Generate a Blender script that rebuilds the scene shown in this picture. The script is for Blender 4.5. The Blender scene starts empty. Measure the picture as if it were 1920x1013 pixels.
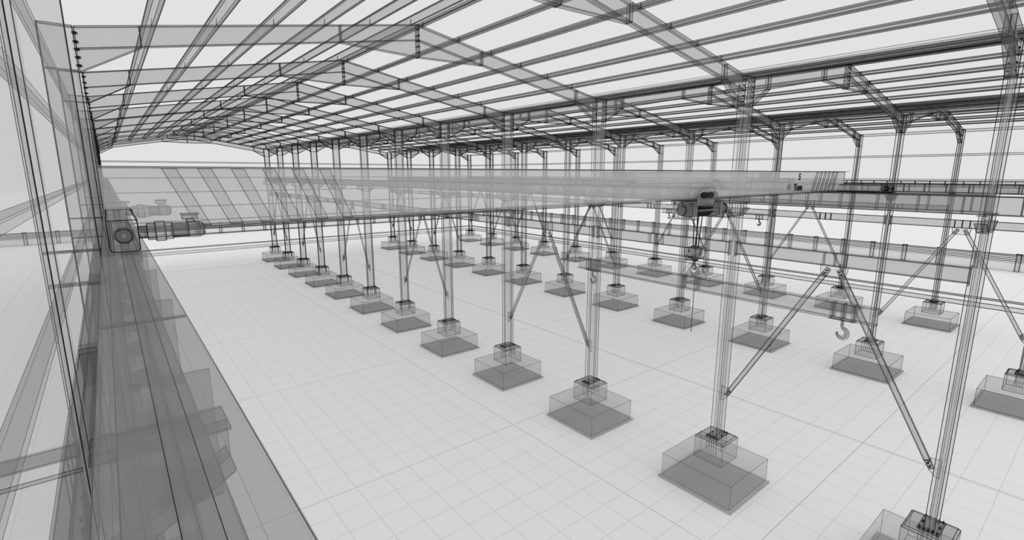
import bpy, math
from mathutils import Vector as V, Matrix

sc = bpy.context.scene
COL = sc.collection
R = math.radians

# ------------------------------------------------------------------ materials
MATS = []
def mat(name, alpha, col, rough=0.6, grain=0.06, scale=3.0):
    m = bpy.data.materials.new(name); m.use_nodes = True
    nt = m.node_tree; nt.nodes.clear(); N = nt.nodes.new; L = nt.links.new
    out = N('ShaderNodeOutputMaterial')
    dif = N('ShaderNodeBsdfDiffuse'); dif.inputs['Roughness'].default_value = rough
    tc = N('ShaderNodeTexCoord'); nz = N('ShaderNodeTexNoise'); nz.inputs['Scale'].default_value = scale
    L(tc.outputs['Object'], nz.inputs['Vector'])
    mx = N('ShaderNodeMix'); mx.data_type = 'RGBA'
    a = [c*(1-grain) for c in col]; b = [min(1, c*(1+grain)) for c in col]
    mx.inputs['A'].default_value = (*a, 1); mx.inputs['B'].default_value = (*b, 1)
    L(nz.outputs['Fac'], mx.inputs['Factor']); L(mx.outputs['Result'], dif.inputs['Color'])
    if alpha < 1:
        tr = N('ShaderNodeBsdfTransparent'); ms = N('ShaderNodeMixShader')
        ms.inputs[0].default_value = alpha
        L(tr.outputs[0], ms.inputs[1]); L(dif.outputs[0], ms.inputs[2]); L(ms.outputs[0], out.inputs[0])
    else:
        L(dif.outputs[0], out.inputs[0])
    MATS.append(m); return len(MATS)-1

WEB    = mat('steel_web_translucent',    .262, (.335,.358,.35))
PURF   = mat('purlin_flange_translucent', .34, (.13,.138,.135))  # purlin flanges darker than their webs: shade put into the colour
RUNF   = mat('runway_flange_translucent', .37, (.30,.315,.312))
COLW   = mat('steel_column_web_translucent', .20, (.42,.445,.44))
DARK   = mat('steel_flange_translucent', .34, (.15,.16,.157))  # same steel as the webs, with the flanges' shade painted into the colour
MID    = mat('steel_girt_translucent',   .17, (.30,.315,.31))
RAIL   = mat('steel_rail_translucent',   .10, (.27,.28,.278))
LIGHT  = mat('steel_column_translucent', .16, (.50,.525,.52))  # paler than the column webs: side light put into the colour
GIRD   = mat('crane_girder_translucent', .25, (.70,.725,.72))
STRIPE = mat('crane_stripe_translucent', .10, (.40,.42,.415))
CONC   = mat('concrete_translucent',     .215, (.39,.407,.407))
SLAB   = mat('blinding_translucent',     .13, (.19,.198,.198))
MACH   = mat('machine_translucent',      .30, (.42,.43,.425))
EDGE   = mat('edge_black',               1.0, (.016,.017,.017))
GREY   = mat('edge_grey',                .55, (.07,.073,.073))
SOLID  = mat('bolt_black',               1.0, (.025,.026,.026))
DRUM   = mat('drum_charcoal',            .90, (.035,.036,.036))
FENCE  = mat('fence_pale',               .22, (.62,.63,.63))

# ------------------------------------------------------------------ mesh builder
REF = V((0, -3, 12))          # near left corner of the hall: the edge beads get heavier towards its far end
KW = .00088
def wid(p, k=1.0):
    return max(.0007, min(.16, KW*k*(V(p)-REF).length))

class G:
    """collects faces and the dark beads along their edges, in world coordinates"""
    def __init__(s): s.v = []; s.f = []; s.m = []
    def face(s, pts, m):
        b = len(s.v); s.v += [tuple(p) for p in pts]; s.f.append(tuple(range(b, b+len(pts)))); s.m.append(m)
    def edge(s, p, q, m=EDGE, k=1.0):
        p, q = V(p), V(q); d = q-p; L = d.length
        if L < 1e-5: return
        d /= L
        a = d.cross(V((0,0,1))) if abs(d.z) < .9 else d.cross(V((1,0,0)))
        a.normalize(); c = d.cross(a)
        n = max(1, int(L/7.0+.5)); b = len(s.v)
        for i in range(n+1):
            o = p.lerp(q, i/n); r = wid(o, k)*.58
            for t in (90, 210, 330):
                s.v.append(tuple(o + a*(r*math.cos(R(t))) + c*(r*math.sin(R(t)))))
        for i in range(n):
            for j in range(3):
                s.f.append((b+3*i+j, b+3*i+(j+1)%3, b+3*i+3+(j+1)%3, b+3*i+3+j)); s.m.append(m)
    def loop(s, pts, m=EDGE, k=1.0):
        for i in range(len(pts)): s.edge(pts[i], pts[(i+1) % len(pts)], m, k)
    def prism(s, poly, vec, m, em=EDGE, k=1.0, ends=True):
        poly = [V(p) for p in poly]; vec = V(vec); top = [p+vec for p in poly]; n = len(poly)
        s.face(poly[::-1], m); s.face(top, m)
        for i in range(n): s.face([poly[i], poly[(i+1) % n], top[(i+1) % n], top[i]], m)
        if em is None: return s
        if vec.length < max(.0255, 2.4*wid(poly[0], k)):
            s.loop([p+vec*.5 for p in poly], em, k)
        else:
            s.loop(poly, em, k); s.loop(top, em, k)
            if ends:
                for i in range(n): s.edge(poly[i], top[i], em, k)
        return s
    def box(s, lo, hi, m, em=EDGE, k=1.0):
        lo = V((min(lo[0],hi[0]),min(lo[1],hi[1]),min(lo[2],hi[2]))) ; h = V(hi)
        hi = V((max(lo.x,h.x),max(lo.y,h.y),max(lo.z,h.z)))
        # hi must be the true maximum of both corners
        d = hi-lo; ax = min(range(3), key=lambda i: d[i])
        o = [0,0,0]; o[ax] = d[ax]
        u, w = [(1,2),(0,2),(0,1)][ax]
        P = []
        for a, b in ((0,0),(1,0),(1,1),(0,1)):
            q = list(lo); q[u] += a*d[u]; q[w] += b*d[w]; P.append(q)
        # collapse again where the plate is also narrow the other way
        ww = wid((lo+hi)*.5, k)
        if em is not None and min(d[u], d[w]) < 2.0*ww and d[ax] < 2.4*ww:
            s.prism(P, o, m, None)
            lng = u if d[u] > d[w] else w
            c = (lo+hi)*.5; a = c.copy(); b = c.copy(); a[lng] = lo[lng]; b[lng] = hi[lng]
            s.edge(a, b, em, k)
            return s
        return s.prism(P, o, m, em, k)
    def cyl(s, p, q, r, m, em=EDGE, n=16, k=1.0, lines=0, r2=None, caps=True):
        p, q = V(p), V(q); d = (q-p).normalized(); r2 = r if r2 is None else r2
        a = d.cross(V((0,0,1))) if abs(d.z) < .9 else d.cross(V((1,0,0)))
        a.normalize(); c = d.cross(a)
        A = [p + a*(r*math.cos(2*math.pi*i/n)) + c*(r*math.sin(2*math.pi*i/n)) for i in range(n)]
        B = [q + a*(r2*math.cos(2*math.pi*i/n)) + c*(r2*math.sin(2*math.pi*i/n)) for i in range(n)]
        for i in range(n): s.face([A[i], A[(i+1) % n], B[(i+1) % n], B[i]], m)
        if caps: s.face(A[::-1], m); s.face(B, m)
        if em is not None:
            s.loop(A, em, k); s.loop(B, em, k)
            if lines:
                for i in range(0, n, max(1, n//lines)): s.edge(A[i], B[i], em, k*.7)
        return s
    def tube(s, pts, rad, m, em=None, n=8, k=1.0):
        """swept round bar, rad a list"""
        rings = []
        for i, p in enumerate(pts):
            p = V(p); t = (V(pts[min(i+1, len(pts)-1)])-V(pts[max(i-1, 0)])).normalized()
            a = t.cross(V((1,0,0))) if abs(t.x) < .9 else t.cross(V((0,1,0)))
            a.normalize(); c = t.cross(a)
            rings.append([p + a*(rad[i]*math.cos(2*math.pi*j/n)) + c*(rad[i]*math.sin(2*math.pi*j/n)) for j in range(n)])
        for A, B in zip(rings, rings[1:]):
            for j in range(n): s.face([A[j], A[(j+1) % n], B[(j+1) % n], B[j]], m)
        s.face(rings[0][::-1], m); s.face(rings[-1], m)
        if em is not None:
            for j in range(0, n, n//4):
                for A, B in zip(rings, rings[1:]): s.edge(A[j], B[j], em, k)
        return s
    def build(s, name, parent=None, origin=None):
        o0 = V(origin) if origin is not None else (parent.location.copy() if parent else V((0,0,0)))
        if parent is not None and parent.parent is not None and origin is None: o0 = ROOTLOC[parent.name]
        me = bpy.data.meshes.new(name)
        me.from_pydata([tuple(V(p)-o0) for p in s.v], [], s.f)
        used = sorted(set(s.m)); idx = {u: i for i, u in enumerate(used)}
        for u in used: me.materials.append(MATS[u])
        me.polygons.foreach_set('material_index', [idx[m] for m in s.m])
        me.update()
        ob = bpy.data.objects.new(name, me); COL.objects.link(ob)
        if parent is not None: ob.parent = parent
        else: ob.location = o0
        ROOTLOC[ob.name] = o0
        return ob
ROOTLOC = {}

def thing(name, loc, label, cat, group=None):
    o = bpy.data.objects.new(name, None); COL.objects.link(o)
    o.empty_display_size = .2; o.location = loc
    tag(o, label, cat, group); ROOTLOC[o.name] = V(loc)
    return o
def tag(o, label, cat, group=None):
    o['label'] = label; o['category'] = cat; o['kind'] = 'thing'
    if group: o['group'] = group
    return o
def instance(src, name, parent, world):
    """a copy of a small part that shares its mesh"""
    o = src.copy(); o.name = name; COL.objects.link(o)
    o.parent = parent; o.location = V(world)-parent.location
    return o

# small shared part meshes, one per bead size
_cache = {}
def proto(kind, p):
    cls = round(math.log(max(3, (V(p)-REF).length))/math.log(1.35))
    key = (kind, cls)
    if key not in _cache:
        dd = 1.35**cls; off = REF + V((dd, 0, 0)); g = G()
        def sh(q): return off + V(q)
        if kind == 'anchor':
            g.cyl(sh((0,0,0)), sh((0,0,.045)), .034, SOLID, None, 6)
            g.cyl(sh((0,0,.045)), sh((0,0,.09)), .016, SOLID, None, 6)
            g.cyl(sh((0,0,-.03)), sh((0,0,-.72)), max(.012, .00034*dd), GREY, None, 5)
        elif kind == 'boltx':
            g.cyl(sh((-.035,0,0)), sh((-.005,0,0)), .026, SOLID, None, 6)
            g.cyl(sh((.005,0,0)), sh((.035,0,0)), .026, SOLID, None, 6)
            g.cyl(sh((-.06,0,0)), sh((.06,0,0)), .012, SOLID, None, 6)
        elif kind == 'boltb':
            g.cyl(sh((-.07,0,0)), sh((-.045,0,0)), .03, SOLID, None, 6)
            g.cyl(sh((.045,0,0)), sh((.07,0,0)), .03, SOLID, None, 6)
        me = bpy.data.meshes.new(kind)
        me.from_pydata([tuple(V(q)-off) for q in g.v], [], g.f)
        used = sorted(set(g.m)); ix = {u: i for i, u in enumerate(used)}
        for u in used: me.materials.append(MATS[u])
        me.polygons.foreach_set('material_index', [ix[m] for m in g.m]); me.update()
        _cache[key] = me
    return _cache[key]
def small(kind, name, parent, world):
    o = bpy.data.objects.new(name, proto(kind, world)); COL.objects.link(o)
    o.parent = parent; o.location = V(world)-parent.location
    return o

# ------------------------------------------------------------------ layout
NF, BAY = 12, 7.0
ROWX = [0.0, 19.03, 38.03, 54.12]           # column rows A-D
EAVE, RIDGE = 16.13, 17.74
ROWN = ['left wall row', 'second row', 'third row', 'outer right row']
BAYN = ['first', 'middle', 'far right']
ORD = ['first','second','third','fourth','fifth','sixth','seventh','eighth','ninth','tenth','eleventh','twelfth','thirteenth']
def cord(r, k): return ORD[k-(1 if r == 3 else 0)]     # the outer row starts one bay further in
RIDGEX = [9.52, 28.53, 46.08]
RIDGEZ = [RIDGE, RIDGE, 17.46]

# ------------------------------------------------------------------ setting: floor
g = G()
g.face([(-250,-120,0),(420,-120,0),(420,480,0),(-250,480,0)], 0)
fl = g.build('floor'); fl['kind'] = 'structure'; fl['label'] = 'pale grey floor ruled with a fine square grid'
def floor_mat():
    m = bpy.data.materials.new('floor_grid'); m.use_nodes = True
    nt = m.node_tree; nt.nodes.clear(); N = nt.nodes.new; L = nt.links.new
    def mth(op, a, b=None, c=None):
        n = N('ShaderNodeMath'); n.operation = op
        for i, x in enumerate((a, b, c)):
            if x is None: continue
            if hasattr(x, 'is_output'): L(x, n.inputs[i])
            else: n.inputs[i].default_value = x
        return n.outputs[0]
    out = N('ShaderNodeOutputMaterial'); dif = N('ShaderNodeBsdfDiffuse'); L(dif.outputs[0], out.inputs[0])
    geo = N('ShaderNodeNewGeometry'); sep = N('ShaderNodeSeparateXYZ'); L(geo.outputs['Position'], sep.inputs[0])
    S = 1.1902
    gx = mth('DIVIDE', mth('SUBTRACT', sep.outputs[0], .5-.5*S), S)      # unit squares, x
    gy = mth('DIVIDE', mth('SUBTRACT', sep.outputs[1], -2.4548+2.4548*S), S)
    def line(c, step, off, w):
        t = mth('PINGPONG', mth('SUBTRACT', c, off), step/2)
        return mth('LESS_THAN', t, w)
    minor = mth('MAXIMUM', line(gx, 1.0, 0.0, .010), line(gy, 1.0, 0.0, .010))
    major = mth('MAXIMUM', line(gx, 10.0, 3.0, .013), line(gy, 10.0, 3.0, .013))
    green = mth('LESS_THAN', mth('ABSOLUTE', mth('SUBTRACT', gx, 23.1)), .017)
    red = mth('LESS_THAN', mth('ABSOLUTE', mth('SUBTRACT', gy, 53.12)), .03)
    # the bright background light is painted into the floor, paler away from the hall
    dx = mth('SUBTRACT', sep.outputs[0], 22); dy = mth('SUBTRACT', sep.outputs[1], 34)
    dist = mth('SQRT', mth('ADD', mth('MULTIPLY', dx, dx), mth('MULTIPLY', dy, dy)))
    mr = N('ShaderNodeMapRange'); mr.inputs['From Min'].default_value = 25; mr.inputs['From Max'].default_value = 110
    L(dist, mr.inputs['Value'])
    def mixc(f, a, b):
        n = N('ShaderNodeMix'); n.data_type = 'RGBA'; L(f, n.inputs['Factor'])
        for k, x in (('A', a), ('B', b)):
            if hasattr(x, 'is_output'): L(x, n.inputs[k])
            else: n.inputs[k].default_value = (*x, 1)
        return n.outputs['Result']
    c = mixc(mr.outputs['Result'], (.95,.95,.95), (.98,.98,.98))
    nz = N('ShaderNodeTexNoise'); nz.inputs['Scale'].default_value = .4; L(geo.outputs['Position'], nz.inputs['Vector'])
    c = mixc(mth('MULTIPLY', nz.outputs['Fac'], .03), c, (.7,.7,.7))
    c = mixc(mth('MULTIPLY', minor, .42), c, (.46,.46,.46))
    c = mixc(mth('MULTIPLY', major, .55), c, (.38,.38,.38))
    c = mixc(mth('MULTIPLY', green, .95), c, (.36,.47,.10))
    c = mixc(mth('MULTIPLY', red, .6), c, (.72,.40,.40))
    L(c, dif.inputs['Color'])
    return m
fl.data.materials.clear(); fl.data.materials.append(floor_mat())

# ------------------------------------------------------------------ footings and columns
def footing(r, k):
    x, y = ROWX[r]-(.03 if r else 0), k*BAY
    t = thing('column_footing', (x, y, 0), f'stepped concrete footing under the {cord(r, k)} column of the {ROWN[r]}', 'footing', 'stepped concrete footings in rows')
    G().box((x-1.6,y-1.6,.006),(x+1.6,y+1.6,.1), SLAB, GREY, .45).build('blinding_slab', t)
    G().box((x-1.495,y-1.495,.102),(x+1.495,y+1.495,1.09), CONC, GREY, .75).build('footing_block', t)
    G().box((x-.605,y-.605,1.092),(x+.605,y+.605,1.985), CONC, GREY, .85).build('pedestal', t)
    g = G(); a, b = .605, .545
    lo = [(x-a,y-a,1.988),(x+a,y-a,1.988),(x+a,y+a,1.988),(x-a,y+a,1.988)]
    hi = [(x-b,y-b,2.05),(x+b,y-b,2.05),(x+b,y+b,2.05),(x-b,y+b,2.05)]
    g.face(lo[::-1], CONC); g.face(hi, CONC)
    for i in range(4):
        g.face([lo[i], lo[(i+1)%4], hi[(i+1)%4], hi[i]], CONC); g.edge(lo[i], hi[i], EDGE, .8)
    g.loop(lo, EDGE, .95); g.loop(hi, EDGE, .9)
    g.build('pedestal_cap', t)
    xc = ROWX[r]
    pts = [(sx*.395, sy*.105) for sx in (-1, 1) for sy in (-2,-1,0,1,2)] + [(.0,-.205),(.0,.205)]
    for a, b in pts: small('anchor', 'anchor_bolt', t, (xc+a, y+b, 2.074))

def corbel(t, x, y, s):
    f = x+s*.322; e = x+s*.80
    g = G()
    g.prism([(f,y-.006,11.60),(e,y-.006,11.60),(e,y-.006,11.42),(f,y-.006,11.14)], (0,.012,0), WEB)
    g.box((f,y-.125,11.602),(e,y+.125,11.622), DARK)
    p = [(f,y-.125,11.12),(e,y-.125,11.40),(e,y+.125,11.40),(f,y+.125,11.12)]
    g.prism(p, (0,0,.018), DARK)
    g.build('corbel', t)

def column(r, k):
    x, y = ROWX[r], k*BAY
    t = thing('steel_column', (x, y, 2.052), f'tall translucent steel I-section column, {cord(r, k)} from the near end of the {ROWN[r]}', 'column', 'steel columns in rows')
    d = (V((x,y,8))-REF).length
    z0 = 2.075
    g = G(); g.prism([(x-.305,y-.006,z0),(x+.305,y-.006,z0),(x+.305,y-.006,EAVE),(x-.305,y-.006,EAVE)], (0,.012,0), COLW, GREY, .8)
    # stiffeners across the web at the knee and at the corbel
    for z in (15.14, 11.61, 11.13):
        for sy in (-1, 1): g.box((x-.303,y+sy*.008,z-.008),(x+.303,y+sy*.123,z+.008), DARK, EDGE, .8)
    g.build('web', t)
    for s in (-1, 1):
        G().box((x+s*.306,y-.125,z0),(x+s*.322,y+.125,EAVE), LIGHT).build('flange', t)
    G().box((x-.31,y-.125,EAVE+.002),(x+.31,y+.125,EAVE+.016), DARK).build('cap_plate', t)
    G().box((x-.46,y-.265,2.052),(x+.46,y+.265,2.073), DARK, EDGE, .95).build('base_plate', t)
    if r > 0: corbel(t, x, y, -1)
    if r < 3: corbel(t, x, y, 1)

for r in range(4):
    for k in range(NF):
        if r == 3 and k == 0: continue
        footing(r, k); column(r, k)

# ------------------------------------------------------------------ rafters
BOLTZ = (.13, .33, .50, .68, .87)
def rafter(b, s, k):
    y = k*BAY
    r = b if s < 0 else b+1
    xe = ROWX[r] - s*.33          # outer end, at the column face
    xr = RIDGEX[b]; zr = RIDGEZ[b]
    D = abs(xr-xe)
    side = 'left' if s < 0 else 'right'
    t = thing('roof_rafter', (xe, y, EAVE), f'steel rafter from the {cord(r, k)} {ROWN[r]} column to the {BAYN[b]} bay ridge', 'rafter', 'roof rafters')
    def P(u, z, dy=0): return (xe - s*u, y+dy, z)        # u = distance from the eave end
    top = lambda u: EAVE + (zr-EAVE)*u/D
    bot = lambda u: top(u)-.48
    e0 = .016
    rim = GREY if k <= 2 and b == 0 else EDGE
    G().prism([P(e0,bot(e0),-.005),P(D-.012,bot(D-.012),-.005),P(D-.012,top(D-.012),-.005),P(e0,top(e0),-.005)], (0,.01,0), WEB, GREY, .6).build('web', t)
    hw = .11
    def flange(name, pts):
        g = G()
        q = [P(pts[0][0],pts[0][1],-hw),P(pts[1][0],pts[1][1],-hw),P(pts[1][0],pts[1][1],hw),P(pts[0][0],pts[0][1],hw)]
        g.prism(q, (0,0,.014), DARK, rim); g.build(name, t)
    flange('top_flange', [(e0,top(e0)),(D-.012,top(D-.012))])
    flange('bottom_flange', [(e0,bot(e0)-.014),(D-.012,bot(D-.012)-.014)])
    he, hr = 1.29, 2.72
    if D < 9: hr = 2.2
    g = G(); zb = EAVE-1.0
    g.prism([P(e0,zb,-.005),P(he,bot(he)-.016,-.005),P(e0,bot(e0)-.016,-.005)], (0,.01,0), WEB, None)
    q = [P(e0,zb-.016,-hw),P(he,bot(he)-.03,-hw),P(he,bot(he)-.03,hw),P(e0,zb-.016,hw)]
    g.prism(q, (0,0,.014), DARK, rim); g.build('eave_haunch', t)
    g = G(); zb = zr-1.04
    g.prism([P(D-hr,bot(D-hr)-.016,-.005),P(D-.012,zb,-.005),P(D-.012,bot(D-.012)-.016,-.005)], (0,.01,0), WEB, None)
    q = [P(D-hr,bot(D-hr)-.03,-hw),P(D-.012,zb-.016,-hw),P(D-.012,zb-.016,hw),P(D-hr,bot(D-hr)-.03,hw)]
    g.prism(q, (0,0,.014), DARK, rim); g.build('ridge_haunch', t)
    for u in (he, D-hr):
        for sy in (-1, 1):
            a, c = u-.006, u+.006
            G().prism([P(a,bot(a)+.002,sy*.007),P(a,top(a)-.002,sy*.007),P(a,top(a)-.002,sy*.105),P(a,bot(a)+.002,sy*.105)], (-s*.012,0,0), WEB).build('stiffener', t)
    G().box(P(.001,EAVE-1.02,-.125),P(.014,EAVE+.0,.125), WEB).build('end_plate', t)
    G().box(P(D-.011,zr-1.07,-.125),P(D-.001,zr,.125), WEB).build('end_plate', t)
    near = (b == 0 and k <= 6) or (b == 1 and k <= 3)
    if near:
        for dz in BOLTZ:
            for dy in (-.075, .075):
                small('boltx', 'bolt', t, P(.008, EAVE-dz, dy))
        if s < 0:
            for dz in BOLTZ:
                for dy in (-.075, .075): small('boltx', 'bolt', t, P(D, zr-.02-dz, dy))
    else:
        g = G()
        for dz in BOLTZ: g.edge(P(-.03, EAVE-dz), P(.05, EAVE-dz), SOLID, 1.5)
        g.build('bolt_row', t)
    # purlin cleats
    for u in purlin_u(D):
        zt = top(u)+.016; w = .07
        g = G(); a = -s*(-1)
        g.prism([P(u+.012,zt+.012,-.05),P(u+.012,zt+.012,.05),P(u+.030,zt+.19,.008),P(u+.030,zt+.19,-.008)], (s*.006,0,0), DARK, EDGE, .7)
        g.build('cleat', t)
def purlin_u(D):
    out = []; d = .25
    while d < D-.15:
        out.append(D-d); d += 1.478
    return out
for b in range(3):
    for k in range(NF):
        for s in (-1, 1):
            if k == 0 and (b != 0 or s < 0): continue
            rafter(b, s, k)

# ------------------------------------------------------------------ purlins (one continuous member each)
for b in range(3):
    for s in (-1, 1):
        r = b if s < 0 else b+1
        xe = ROWX[r]-s*.33; xr = RIDGEX[b]; zr = RIDGEZ[b]; D = abs(xr-xe)
        us = purlin_u(D)
        for i, u in enumerate(us):
            x = xe - s*u; z = EAVE+(zr-EAVE)*u/D + .018
            side = 'left' if s < 0 else 'right'
            y0, y1 = -1.2, 77.3
            t = thing('roof_purlin', (x, 0, z), f'long steel roof purlin, {side} slope of the {BAYN[b]} bay, {ORD[i]} down from the ridge', 'purlin', 'roof purlins')
            x0 = x - s*.004; e = -s; sl = (zr-EAVE)/D          # the Z section leans square to the roof slope
            def sheet(nm, xa, za, xb, zb, th, m, em, k=.8):
                q = [(xa,y0,za),(xb,y0,zb),(xb,y1,zb),(xa,y1,za)]
                G().prism(q, th, m, em, k).build(nm, t)
            xt = x0 - e*.21*sl
            sheet('web', x0, z+.006, xt, z+.209, (e*.007,0,0), WEB, None)
            sheet('bottom_flange', x0+e*.008, z, x0+e*.112, z+.104*sl, (0,0,.005), PURF, EDGE)
            sheet('top_flange', xt, z+.211, xt-e*.105, z+.211-.105*sl, (0,0,.005), PURF, EDGE)
            zl = z+.104*sl+.006; sheet('lip', x0+e*.108, zl, x0+e*.104, zl+.03, (e*.004,0,0), PURF, GREY, .8)
            zl = z+.211-.105*sl-.001; sheet('lip', xt-e*.105, zl, xt-e*.100, zl-.03, (e*.004,0,0), PURF, GREY, .8)

# valley and eave gutters
for r in range(1, 3):
    x = ROWX[r]
    t = thing('valley_gutter', (x, 0, 16.16), f'dark steel valley gutter running along the tops of the {ROWN[r]}', 'gutter')
    G().box((x-.19,-1.2,16.150),(x+.19,77.3,16.156), MID, EDGE, .7).build('sole', t)
    for s in (-1, 1): G().box((x+s*.185,-1.2,16.158),(x+s*.19,77.3,16.36), MID, EDGE, .7).build('side', t)

# ------------------------------------------------------------------ wall girts
def girt(label, p, q, w, h, m=MID):
    """C section between p and q (its inner lower edge); w = offset outwards (vector), h = height"""
    p, q, w = V(p), V(q), V(w)
    t = thing('wall_girt', p, label, 'girt', 'wall girts')
    wn = w.normalized()
    G().prism([p+wn*(w.length-.006), q+wn*(w.length-.006), q+wn*(w.length-.006)+V((0,0,h)), p+wn*(w.length-.006)+V((0,0,h))], wn*.006, m, None).build('web', t)
    for nm, z in (('bottom_flange', 0), ('top_flange', h-.005)):
        g = G(); a = p+V((0,0,z)); c = q+V((0,0,z))
        g.prism([a, c, c+wn*(w.length-.007), a+wn*(w.length-.007)], (0,0,.005), MID, EDGE, .7); g.build(nm, t)
LEV = [(16.0,.2),(14.13,.15),(12.12,.14),(10.26,.12),(8.32,.12),(6.4,.12),(4.5,.12),(2.75,.13)]
for i, (z, h) in enumerate(LEV):
    girt(f'horizontal steel girt outside the left wall columns, {ORD[i]} from the top', (-.335,-1.0,z), (-.335,77.1,z), (-.2,0,0), h)
for i, j in enumerate((0, 1, 2, 7)):
    z, h = LEV[j]
    girt(f'horizontal steel girt outside the outer right columns, {ORD[i]} from the top', (54.46,1.5,z), (54.46,77.1,z), (.2,0,0), h)
for i, (z, h) in enumerate(LEV[1:]):
    girt(f'horizontal steel girt across the far end wall, {ORD[i]} from the top', (-.3,77.35,z), (54.4,77.35,z), (0,.2,0), h)
# low plinth kerbs
t = tag(G().box((54.48,1.5,2.06),(54.60,77.2,2.42), FENCE, EDGE, .8).build('plinth_kerb', None, (54.48,1.5,2.06)), 'low pale plinth kerb along the outer right columns', 'kerb')
t = tag(G().box((-.2,77.40,2.06),(54.4,77.52,2.42), FENCE, EDGE, .8).build('plinth_kerb', None, (-.2,77.4,2.06)), 'low pale plinth kerb across the far end wall', 'kerb')

# ------------------------------------------------------------------ crane runway beams and rails
RUN = [(.555,0,'left side of the first bay'),(ROWX[1]-.555,0,'right side of the first bay'),(ROWX[1]+.555,1,'left side of the middle bay'),
       (ROWX[2]-.555,1,'right side of the middle bay'),(ROWX[2]+.555,2,'left side of the far right bay'),(ROWX[3]-.555,2,'right side of the far right bay')]
ZT = 12.12
for i, (x, b, nm) in enumerate(RUN):
    for k in range(-1 if i in (0, 1) else 0, 11):
        ya, yb = k*BAY+.012, k*BAY+BAY-.012
        t = thing('runway_beam', (x, ya, 11.64), f'{ORD[k+1 if i in (0, 1) else k]} crane runway beam segment from near end, {nm}', 'beam', 'crane runway beams')
        g = G(); g.box((x-.006,ya,11.656),(x+.006,yb,ZT-.021), WEB, GREY, .6); g.build('web', t)
        G().box((x-.145,ya,ZT-.02),(x+.145,yb,ZT), RUNF, EDGE, .9).build('top_flange', t)
        G().box((x-.145,ya,11.626),(x+.145,yb,11.654), RUNF, EDGE, .8).build('bottom_flange', t)
        near = (V((x,ya+3.5,12))-REF).length < 34
        gg = G()
        for j in range(7):
            yy = k*BAY+.45+.976*j
            if yy > yb-.02: continue
            g = G() if near else gg
            for sx in (-1, 1):
                g.box((x+sx*.008,yy-.005,11.657),(x+sx*.13,yy+.005,ZT-.023), WEB, EDGE if i else GREY, .7)
            if near: g.build('stiffener', t)
        if not near: gg.build('stiffening', t)
    y0 = -7 if i in (0, 1) else 0
    t = G(); t.box((x-.028,y0,ZT+.002),(x+.028,77,ZT+.022), RAIL, EDGE, .55)
    tag(t.build('crane_rail', None, (x,y0,ZT)), f'dark crane rail lying on the runway beams, {nm}', 'rail', 'crane rails')

# ------------------------------------------------------------------ struts and bracing
def strut(r, k):
    x = ROWX[r]; ya, yb = k*BAY+.128, k*BAY+BAY-.128
    ym = k*BAY+3.5; braced = k % 2 == 0
    t = thing('column_strut', (x, ya, 9.68), f'horizontal steel strut between the {cord(r, k)} and {cord(r, k+1)} columns of the {ROWN[r]}', 'strut', 'struts between columns')
    G().box((x-.005,ya,9.695),(x+.005,yb,10.105), WEB, GREY, .6).build('web', t)
    G().box((x-.1,ya,10.107),(x+.1,yb,10.121), DARK).build('top_flange', t)
    G().box((x-.1,ya,9.679),(x+.1,yb,9.693), DARK).build('bottom_flange', t)
    for yy in (ym-.33, ym, ym+.33):
        g = G()
        for sx in (-1, 1): g.box((x+sx*.007,yy-.006,9.697),(x+sx*.095,yy+.006,10.103), WEB, EDGE, .9)
        g.build('stiffener', t)
    for yy in (ya+.006, yb-.006): G().box((x-.1,yy-.005,9.60),(x+.1,yy+.005,10.18), DARK, EDGE, .8).build('end_plate', t)
    if not braced: return
    G().prism([(x-.006,ym-.42,9.675),(x-.006,ym+.42,9.675),(x-.006,ym+.36,9.30),(x-.006,ym-.36,9.30)], (.012,0,0), LIGHT, EDGE, .8).build('gusset', t)
    for s in (-1, 1):
        yf = ym + s*3.22; p = V((x, ym+s*.20, 9.50)); q = V((x, yf, 3.98))
        wd = 'next' if s < 0 else 'nearer'
        bt = thing('diagonal_brace', (x, q.y, q.z), f'diagonal brace rising from the {cord(r, k+(s > 0))} {ROWN[r]} column to the {wd} strut', 'brace', 'diagonal braces between columns')
        d = (p-q).normalized(); n = V((0, -d.z, d.y))
        a, c = q+d*.16, p-d*.16
        g = G()
        for sx in (-1, 1):        # two channels back to back either side of the gussets
            g.prism([a-n*.08+V((sx*.009,0,0)), c-n*.08+V((sx*.009,0,0)), c+n*.08+V((sx*.009,0,0)), a+n*.08+V((sx*.009,0,0))], (sx*.045,0,0), LIGHT, EDGE if sx < 0 else GREY, .7 if sx < 0 else .5)
        g.build('bar', bt)
        for nm, o, dd in (('end_tab', a, -1), ('end_tab', c, 1)):
            g = G()
            for sx in (-1, 1):
                g.prism([o-n*.08+V((sx*.02,0,0)), o+n*.08+V((sx*.02,0,0)), o+n*.07+d*(dd*.26)+V((sx*.02,0,0)), o-n*.07+d*(dd*.26)+V((sx*.02,0,0))], (sx*.012,0,0), LIGHT, EDGE, .8)
            g.build(nm, bt)
            if (V((x,k*BAY,9))-REF).length < 50:
                for m_ in (.07, .18):
                    small('boltb', 'bolt', bt, o+d*(dd*m_))
        # rounded foot gusset welded to the column web side
        yc = k*BAY if s < 0 else k*BAY+BAY
        f = -s
        pts = [(x-.006, yc-s*(-1)*0+(-s)*.012, 4.28)]
        ws = 1 if s < 0 else -1
        arc = [(x-.006, yc+ws*.02, 4.25), (x-.006, yc+ws*.30, 4.22), (x-.006, yc+ws*.36, 4.02), (x-.006, yc+ws*.28, 3.82), (x-.006, yc+ws*.13, 3.68), (x-.006, yc+ws*.02, 3.64)]
        G().prism(arc, (.012,0,0), LIGHT, EDGE, .8).build('foot_gusset', bt)
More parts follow.
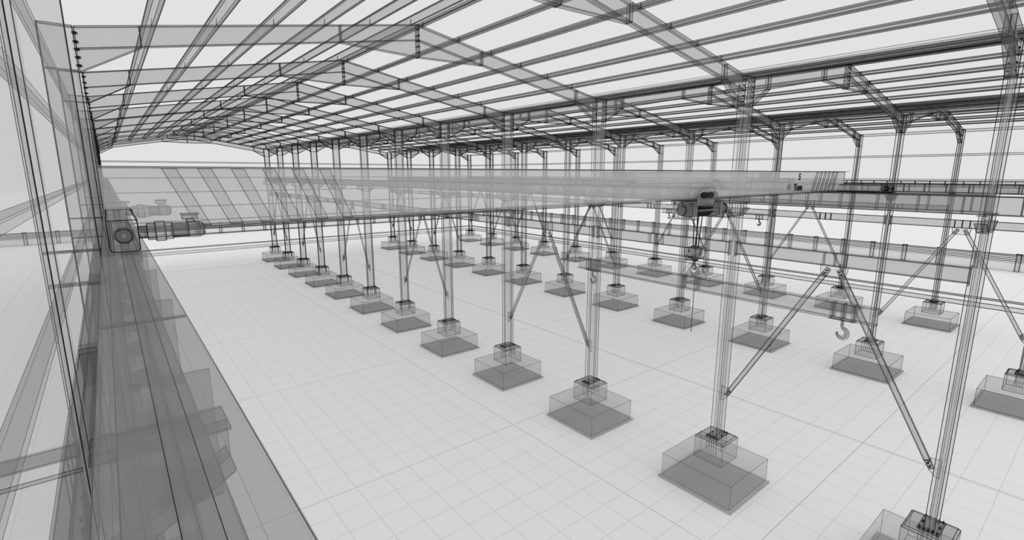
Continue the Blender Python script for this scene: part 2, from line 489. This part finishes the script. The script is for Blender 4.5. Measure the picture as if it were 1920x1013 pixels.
for r in range(4):
    for k in range(1 if r == 3 else 0, 11): strut(r, k)

# ------------------------------------------------------------------ lettering
def letters(name, s, parent, origin, xdir, zdir, size, m=SOLID, bold=.0):
    cu = bpy.data.curves.new(name, 'FONT'); cu.body = s; cu.size = size; cu.extrude = .004; cu.offset = bold
    cu.align_x = 'CENTER'
    ob = bpy.data.objects.new(name, cu); COL.objects.link(ob)
    dg = bpy.context.evaluated_depsgraph_get(); dg.update()
    me = bpy.data.meshes.new_from_object(ob.evaluated_get(dg))
    bpy.data.objects.remove(ob); bpy.data.curves.remove(cu)
    xd, zd = V(xdir).normalized(), V(zdir).normalized(); nd = xd.cross(zd)
    M = Matrix((xd, zd, nd)).transposed().to_4x4()
    me.transform(Matrix.Translation(V(origin)-ROOTLOC[parent.name]) @ M)
    me.materials.clear(); me.materials.append(MATS[m])
    o = bpy.data.objects.new(name, me); COL.objects.link(o); o.parent = parent; ROOTLOC[o.name] = ROOTLOC[parent.name]
    return o

# ------------------------------------------------------------------ bridge cranes
def lathe_x(g, x0, y, z, prof, m, n=24, sgn=1, lines=12, k=.8):
    """prof: list of (x offset, radius); turned about an axis along X"""
    for (a, ra), (b, rb) in zip(prof, prof[1:]):
        if abs(a-b) < 1e-6: continue
        g.cyl((x0+sgn*a,y,z), (x0+sgn*b,y,z), ra, m, EDGE, n, k, lines, rb)
def drive(t, x0, y, z, sgn):
    """gear motor of an end truck, pointing into the bay"""
    g = G(); lathe_x(g, x0, y, z, [(0,.045),(.055,.045)], MACH, 24, sgn, 24); mt = g.build('drive_motor', t)
    g = G(); lathe_x(g, x0+sgn*.056, y, z, [(0,.062),(.05,.064)], MACH, 24, sgn, 24, .7)
    lathe_x(g, x0+sgn*.107, y, z, [(0,.076),(.06,.076)], MACH, 24, sgn, 24, .7)
    lathe_x(g, x0+sgn*.168, y, z, [(0,.066),(.045,.066)], MACH, 24, sgn, 12); g.build('gear_housing', mt)
    g = G(); lathe_x(g, x0+sgn*.214, y, z, [(0,.056),(.10,.056)], MACH, 40, sgn, 40, .8); g.build('finned_body', mt)
    g = G(); lathe_x(g, x0+sgn*.315, y, z, [(0,.060),(.075,.060),(.10,.052),(.112,.035)], MACH, 24, sgn, 24, .7); g.build('fan_cowl', mt)
    g = G(); g.box((x0+sgn*.31,y-.02,z+.057),(x0+sgn*.36,y+.02,z+.083), MACH, EDGE, .7)
    xa, xb = x0+sgn*.285, x0+sgn*.385
    g.box((xa,y-.05,z+.084),(xb,y+.05,z+.115), MACH, EDGE, .7)
    g.box((xa-.008*sgn,y-.058,z+.116),(xb+.008*sgn,y+.058,z+.128), MACH, EDGE, .7); g.build('terminal_box', mt)
def truck(t, x, yc, sgn):
    """end truck riding on one rail: wheel boxes, side plates and drives"""
    ya, yb = yc-1.46, yc+1.36; w = .088
    g = G(); c = .022
    g.prism([(x-w+c,ya,12.150),(x+w-c,ya,12.150),(x+w-c*.3,ya,12.150+c*.3),(x+w,ya,12.150+c),(x+w,ya,12.375),(x-w,ya,12.375),(x-w,ya,12.150+c),(x-w+c*.3,ya,12.150+c*.3)], (0,yb-ya,0), MACH, EDGE, 1.5)
    tr = g.build('end_truck', t)
    for yy in (ya+.13, yb-.13):
        g = G(); g.cyl((x-.022,yy,12.236),(x+.022,yy,12.236), .090, MACH, EDGE, 24, .7, 12); g.build('wheel', tr)
    g = G()
    g.cyl((x,ya-.006,12.265),(x,ya-.001,12.265), .056, MACH, EDGE, 32, .7); g.cyl((x,ya-.020,12.265),(x,ya-.007,12.265), .046, MACH, EDGE, 32, 1.1)
    for j in range(32):
        a = 2*math.pi*j/32; q = lambda r_, yy: (x+r_*math.cos(a), yy, 12.265+r_*math.sin(a))
        g.edge(q(.046,ya-.008), q(.056,ya-.006), EDGE, .6); g.edge(q(.018,ya-.021), q(.046,ya-.020), EDGE, .35)
    g.build('buffer', tr)
    g = G(); g.box((x-sgn*(w+.022),ya+.06,12.245),(x-sgn*(w+.002),ya+.11,12.285), MACH, EDGE, .8); g.build('axle_cap', tr)
    g = G(); g.box((x-w-.02,yb+.001,12.365),(x+w+.05,yb+.05,12.39), MACH, EDGE, .8); g.build('top_bar', tr)
    drive(t, x+sgn*w, ya+.10, 12.275, sgn)
    drive(t, x+sgn*w, yb-.10, 12.275, sgn)
def hook_pts(c, s, n=22):
    """J of a crane hook in the y-z plane, s = size"""
    P = []; rad = []
    P += [(c[0], c[1], c[2]), (c[0], c[1], c[2]-.26*s), (c[0], c[1]-.03*s, c[2]-.34*s)]; rad += [.055*s,.055*s,.06*s]
    for i in range(n):
        a = R(80 - 262*i/(n-1)); rr = .20*s
        P.append((c[0], c[1]-.03*s - rr*math.cos(a)*1.0 + .0*s, c[2]-.60*s + rr*math.sin(a)*1.12)); rad.append((.07+.03*math.sin(math.pi*min(1,i/(n*.75))))*s*(1 if i < n*.72 else max(.22, 1-(i-n*.72)/(n*.34))))
    return P, rad
def crane(b, y0, bayname, shade):
    xl, xr = RUN[2*b][0], RUN[2*b+1][0]
    X0, X1 = xl-.10, xr+.02 if b else 18.30
    X1 = xr-.13
    yf, yk = y0, y0+.30
    ZB, ZTOP = 12.19, 12.755
    t = thing('bridge_crane', (xl, y0, 12.17), f'{bayname} bridge crane, long pale box girder with slanted warning stripes spanning its runway beams', 'crane')
    # box girder: side plates, flanges; the ends are cut back over the end trucks
    ex = .80
    zc = 12.385
    def plate(y):
        return [(X0,y,zc),(X0+.20,y,zc),(X0+.24,y,ZB),(X1-.55,y,ZB),(X1-.30,y,zc),(X1,y,zc),(X1,y,ZTOP),(X0,y,ZTOP)]
    for nm, y in (('side_plate', yf), ('side_plate', yk)):
        g = G(); g.prism(plate(y), (0,.008,0), GIRD, EDGE, .75); g.build(nm, t)
    g = G(); g.box((X0,yf-.10,ZTOP+.002),(X1,yk+.11,ZTOP+.02), GIRD, EDGE, .9); g.build('top_flange', t)
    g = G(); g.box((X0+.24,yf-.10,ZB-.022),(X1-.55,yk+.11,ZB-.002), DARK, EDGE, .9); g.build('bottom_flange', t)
    for x in (X0+.003, X1-.009):
        G().box((x,yf+.01,zc),(x+.006,yk-.002,ZTOP-.002), GIRD, EDGE, .7).build('end_plate', t)
    # slanted stripes, six at each end
    for j in range(6):
        for a, sl in ((X0+.465+.29*j, 1), (X1-.62-.29*j-.115, -1)):
            dx = .235*sl
            xt = a
            xb_ = a+dx
            z1, z2 = ZTOP-.004, ZB+.012
            if xb_ < X0+.25 or xb_+.115 > X1-.52: z2 = ZB+.03
            g = G(); g.prism([(xt,yf-.010,z1),(xt+.115,yf-.010,z1),(xb_+.115,yf-.010,z2),(xb_,yf-.010,z2)], (0,.004,0), STRIPE, EDGE, .8)
            g.build('warning_stripe', t)
    # rating painted on the girder, and an oval maker's plate
    tx = X0+14.55
    letters('rating_lettering', '5', t, (tx+.03, yf-.012, 12.54), (1,0,0), (0,0,1), .24, SOLID, .008)
    letters('rating_lettering', 'Tonn', t, (tx, yf-.012, 12.265), (1,0,0), (0,0,1), .24, SOLID, .008)
    g = G(); g.cyl((tx-.55,yf-.012,12.36),(tx-.55,yf-.004,12.36), .075, LIGHT, GREY, 28, .6); g.box((tx-.60,yf-.016,12.345),(tx-.50,yf-.013,12.358), GREY, None); g.build('oval_badge', t)
    truck(t, xl, y0+.22, 1); truck(t, xr, y0+.22, -1)

    # hoist hung under the girder
    hx = xl+9.30; hy = y0+.22
    h = thing('electric_hoist', (hx, hy, 11.75), f'grey electric hoist with dark rope drum hung under the {bayname} bridge crane girder', 'hoist', 'electric hoists')
    g = G(); g.box((hx+.02,hy-.27,11.76),(hx+.22,hy+.19,12.135), MACH, EDGE, 1.0); gb = g.build('gearbox', h)
    g = G()
    for r_, k_ in ((.105,.8),(.075,.5),(.035,.7)): g.cyl((hx-.005+.01*(r_<.1),hy-.03,11.94),(hx+.018,hy-.03,11.94), r_, MACH, EDGE, 28, k_, 28 if r_ > .1 else 0)
    for j in range(28):
        a = 2*math.pi*j/28; q = lambda r_: (hx-.006, hy-.03+r_*math.cos(a), 11.94+r_*math.sin(a))
        g.edge(q(.078), q(.103), EDGE, .5)
    g.build('round_cover', gb)
    for dy, dz in ((-.22,.33),(-.03,.33),(.15,.33),(-.22,.05),(.15,.05)):
        g = G(); g.cyl((hx+.004,hy+dy,11.76+dz),(hx+.018,hy+dy,11.76+dz), .016, MACH, EDGE, 6, .9); g.build('cover_bolt', gb)
    g = G(); g.cyl((hx+.23,hy,11.93),(hx+1.02,hy,11.93), .15, DRUM, EDGE, 28, .8)
    for j in range(25):
        xx = hx+.26+.03*j; pr = [(xx,hy+.152*math.cos(2*math.pi*i/20),11.93+.152*math.sin(2*math.pi*i/20)) for i in range(20)]
        g.loop(pr, EDGE, .5)
    g.build('rope_drum', h)
    for dy, dz in ((-.19,.0),(.19,.0),(-.1,.19),(.1,.19)):
        g = G(); g.box((hx+.225,hy+dy-.022,11.93+dz-.022),(hx+1.17,hy+dy+.022,11.93+dz+.022), MACH, EDGE, .7); g.build('tie_bar', h)
    g = G(); g.box((hx+1.175,hy-.23,11.75),(hx+1.30,hy+.23,12.13), MACH, EDGE, .8); g.build('end_frame', h)
    g = G(); lathe_x(g, hx+1.305, hy, 11.93, [(0,.165),(.26,.165),(.38,.13),(.42,.07)], MACH, 24, 1, 24, 1.5); g.build('hoist_motor', h)
    # trolley plates clamped to the girder's bottom flange
    for sy, nm in ((-1,'trolley_plate'),(1,'trolley_plate')):
        yy = (yf-.14) if sy < 0 else (yk+.15)
        pts = []
        x0_, x1_, z0_, z1_ = hx+.02, hx+.70, 12.055, 12.42
        pts = [(x0_,yy,z0_),(x1_,yy,z0_),(x1_,yy,z1_-.1),(x1_-.035,yy,z1_-.03),(x1_-.1,yy,z1_),(x0_+.18,yy,z1_),(x0_+.07,yy,z1_-.05),(x0_,yy,z1_-.16)]
        g = G(); g.prism(pts, (0,.012,0), MACH, EDGE, .9); tp = g.build(nm, h)
        for dx in (.14, .56):
            g = G(); g.cyl((x0_+dx,yy-sy*.012,12.235),(x0_+dx,yy-sy*.06,12.235), .045, MACH, EDGE, 20, .6, 10); g.build('wheel', tp)
    g = G(); yy = yf-.24
    lathe_x(g, hx+.04, yy, 12.27, [(0,.04),(.03,.062),(.12,.062)], DRUM, 18, 1, 6); lathe_x(g, hx+.16, yy, 12.27, [(0,.052),(.20,.052)], DRUM, 18, 1, 6)
    lathe_x(g, hx+.36, yy, 12.27, [(0,.07),(.13,.07),(.18,.045)], MACH, 18, 1, 6); g.build('trolley_motor', h)
    g = G(); g.box((hx+.225,hy-.40,12.03),(hx+.86,hy+.26,12.05), MACH, EDGE, .8); g.build('hanger_plate', h)

    # hook block on four falls of rope
    bx = hx+.68
    k_ = thing('hook_block', (bx, hy, 10.8), f'grey hook block marked 5 Tonn on ropes under the {bayname} crane hoist', 'hook block', 'hook blocks')
    for dx, nm in ((-.13,'sheave_cover'),(.10,'sheave_cover')):
        g = G(); xa = bx+dx-.08; c_ = .045
        za, zb = 10.845, 11.105; ya, yb = hy-.135, hy+.135
        pts = [(xa,ya+c_,za),(xa,yb-c_,za),(xa,yb,za+c_),(xa,yb,zb-.02),(xa,yb-.02,zb),(xa,ya+.02,zb),(xa,ya,zb-.02),(xa,ya,za+c_)]
        g.prism(pts, (.16,0,0), MACH, EDGE, 1.1); g.build(nm, k_)
        g = G(); g.cyl((bx+dx-.03,hy,11.0),(bx+dx+.03,hy,11.0), .11, MACH, EDGE, 24, .6); g.build('sheave', k_)
    letters('rating_lettering', '5', k_, (bx-.216, hy+.02, 11.0), (0,-1,0), (0,0,1), .088, SOLID, .003)
    letters('rating_lettering', 'Tonn', k_, (bx-.216, hy+.01, 10.88), (0,-1,0), (0,0,1), .088, SOLID, .003)
    g = G(); g.box((bx-.06,hy-.05,10.80),(bx+.06,hy+.05,10.93), DRUM, EDGE, .7); g.build('swivel', k_)
    P, rad = hook_pts((bx, hy, 10.80), .40); G().tube(P, rad, MACH, EDGE, 8, .8).build('hook', k_)
    for dx in (-.19,-.06,.07,.20):
        g = G(); g.cyl((bx+dx,hy-.10 if dx < 0 else hy+.10,11.10),(bx+dx*1.05,hy-.15 if dx < 0 else hy+.13,11.87), .011, SOLID, None, 8); g.build('rope', k_)

    # lifting beam
    s = thing('lifting_beam', (bx, hy, 10.13), f'long horizontal lifting beam with two end hooks slung below the {bayname} crane hook block', 'lifting beam', 'lifting beams')
    ya, yb = hy-3.5, hy+3.5; z0, z1 = 10.13, 10.43
    G().box((bx-.004,ya,z0+.013),(bx+.004,yb,z1-.013), COLW, GREY, .8).build('web', s)
    G().box((bx-.085,ya,z0),(bx+.085,yb,z0+.012), MID, EDGE, .85).build('bottom_flange', s)
    G().box((bx-.085,ya,z1-.012),(bx+.085,yb,z1), MID, EDGE, .85).build('top_flange', s)
    for yy in (hy-3.16,hy-2.99,hy-2.82,hy-.12,hy-.0+.22,hy+2.82,hy+2.99,hy+3.16):
        g = G()
        for sx in (-1, 1): g.box((bx+sx*.006,yy-.018,z0+.014),(bx+sx*.08,yy+.018,z1-.014), WEB, EDGE, .7)
        g.build('stiffener', s)
    for yy in (hy-2.99, hy+2.99):
        G().box((bx-.08,yy-.2,z0-.013),(bx+.08,yy+.2,z0-.001), DARK, EDGE, .8).build('hook_plate', s)
        P, rad = hook_pts((bx, yy, z0-.014), .40); G().tube(P, rad, MACH, EDGE, 8, .8).build('hook', s)
    g = G(); pl = [(bx-.008,hy-.32,z1+.001),(bx-.008,hy+.32,z1+.001),(bx-.008,hy+.32,z1+.04),(bx-.008,hy+.11,z1+.30),(bx-.008,hy-.11,z1+.30),(bx-.008,hy-.32,z1+.04)]
    g.prism(pl, (.016,0,0), LIGHT, EDGE, .9); g.build('lifting_plate', s)
    G().tube([(bx+.02*0,hy+.05*math.cos(R(a)),10.655+.055*math.sin(R(a))) for a in range(0,361,24)], [.012]*16, MACH, EDGE, 6, .5).build('shackle', s)
    g = G(); g.cyl((bx+.03,hy-.02,10.44),(bx+.03,hy-.02,9.13), .008, SOLID, None, 6)
    g.build('axis_marker', s)  # vertical line of an axes marker, modelled as a thin rod, not a rope
crane(0, 3.30, 'near', 1)
crane(1, 13.75, 'middle bay', .8)

# ------------------------------------------------------------------ boundary fences beyond the hall
def fence(label, p, q, step, first):
    p, q = V(p), V(q); L = (q-p).length; d = (q-p)/L; n = V((-d.y, d.x, 0))
    t = thing('boundary_fence', p, label, 'fence')
    def bar(nm, z0, z1, th, m, k):
        a = p - n*th*.5; g = G()
        g.prism([a+V((0,0,z0)), a+d*L+V((0,0,z0)), a+d*L+V((0,0,z1)), a+V((0,0,z1))], n*th, m, EDGE, k); g.build(nm, t)
    bar('panel', .01, 1.16, .10, FENCE, .75)
    for z in (1.36, 1.58, 1.80): bar('slat', z-.03, z+.03, .10, DARK, .75)
    bar('coping', 2.02, 2.24, .3, DARK, .8)
    u = first; i = 0
    while u < L:
        c = p+d*u; g = G()
        a = c-d*.22-n*.2
        g.prism([a+V((0,0,.01)), a+d*.44+V((0,0,.01)), a+d*.44+n*.4+V((0,0,.01)), a+n*.4+V((0,0,.01))], (0,0,2.25), FENCE, EDGE, .8)
        po = g.build('post', t)
        a = c-d*.3-n*.28; g = G()
        g.prism([a+V((0,0,2.262)), a+d*.6+V((0,0,2.262)), a+d*.6+n*.56+V((0,0,2.262)), a+n*.56+V((0,0,2.262))], (0,0,.1), DARK, EDGE, .8)
        g.build('cap', po); u += step
fence('long pale boundary fence with posts and slats beyond the outer right columns', (92.5,-2,0), (92.5,121.3,0), 4.05, 3.95)
fence('long pale boundary fence with posts and slats beyond the far end wall', (-36,121.6,0), (92.2,121.6,0), 4.4, 2.0)

# ------------------------------------------------------------------ light: an even bright overcast
w = bpy.data.worlds.new('overcast'); sc.world = w; w.use_nodes = True
bg = w.node_tree.nodes['Background']; bg.inputs['Color'].default_value = (.760,.760,.758,1); bg.inputs['Strength'].default_value = 1.0
sun = bpy.data.lights.new('soft_sun', 'SUN'); sun.energy = .36; sun.angle = R(60)
so = bpy.data.objects.new('soft_sun', sun); COL.objects.link(so); so.rotation_euler = (R(35), R(20), 0)

# ------------------------------------------------------------------ camera
cam = bpy.data.cameras.new('camera'); co = bpy.data.objects.new('camera', cam); COL.objects.link(co)
cam.sensor_width = 36; cam.lens = 932.66/1920*36; cam.clip_start = .05; cam.clip_end = 2000
co.location = (.50017, -2.45478, 12.70208)
co.rotation_euler = (math.pi/2-.1913, 0, -.6773)
sc.camera = co

sc.view_settings.view_transform = 'Standard'; sc.view_settings.look = 'None'
sc.view_settings.exposure = 0; sc.view_settings.gamma = 1; sc.view_settings.use_curve_mapping = False
cy = sc.cycles
cy.transparent_max_bounces = 96; cy.max_bounces = 6; cy.diffuse_bounces = 2
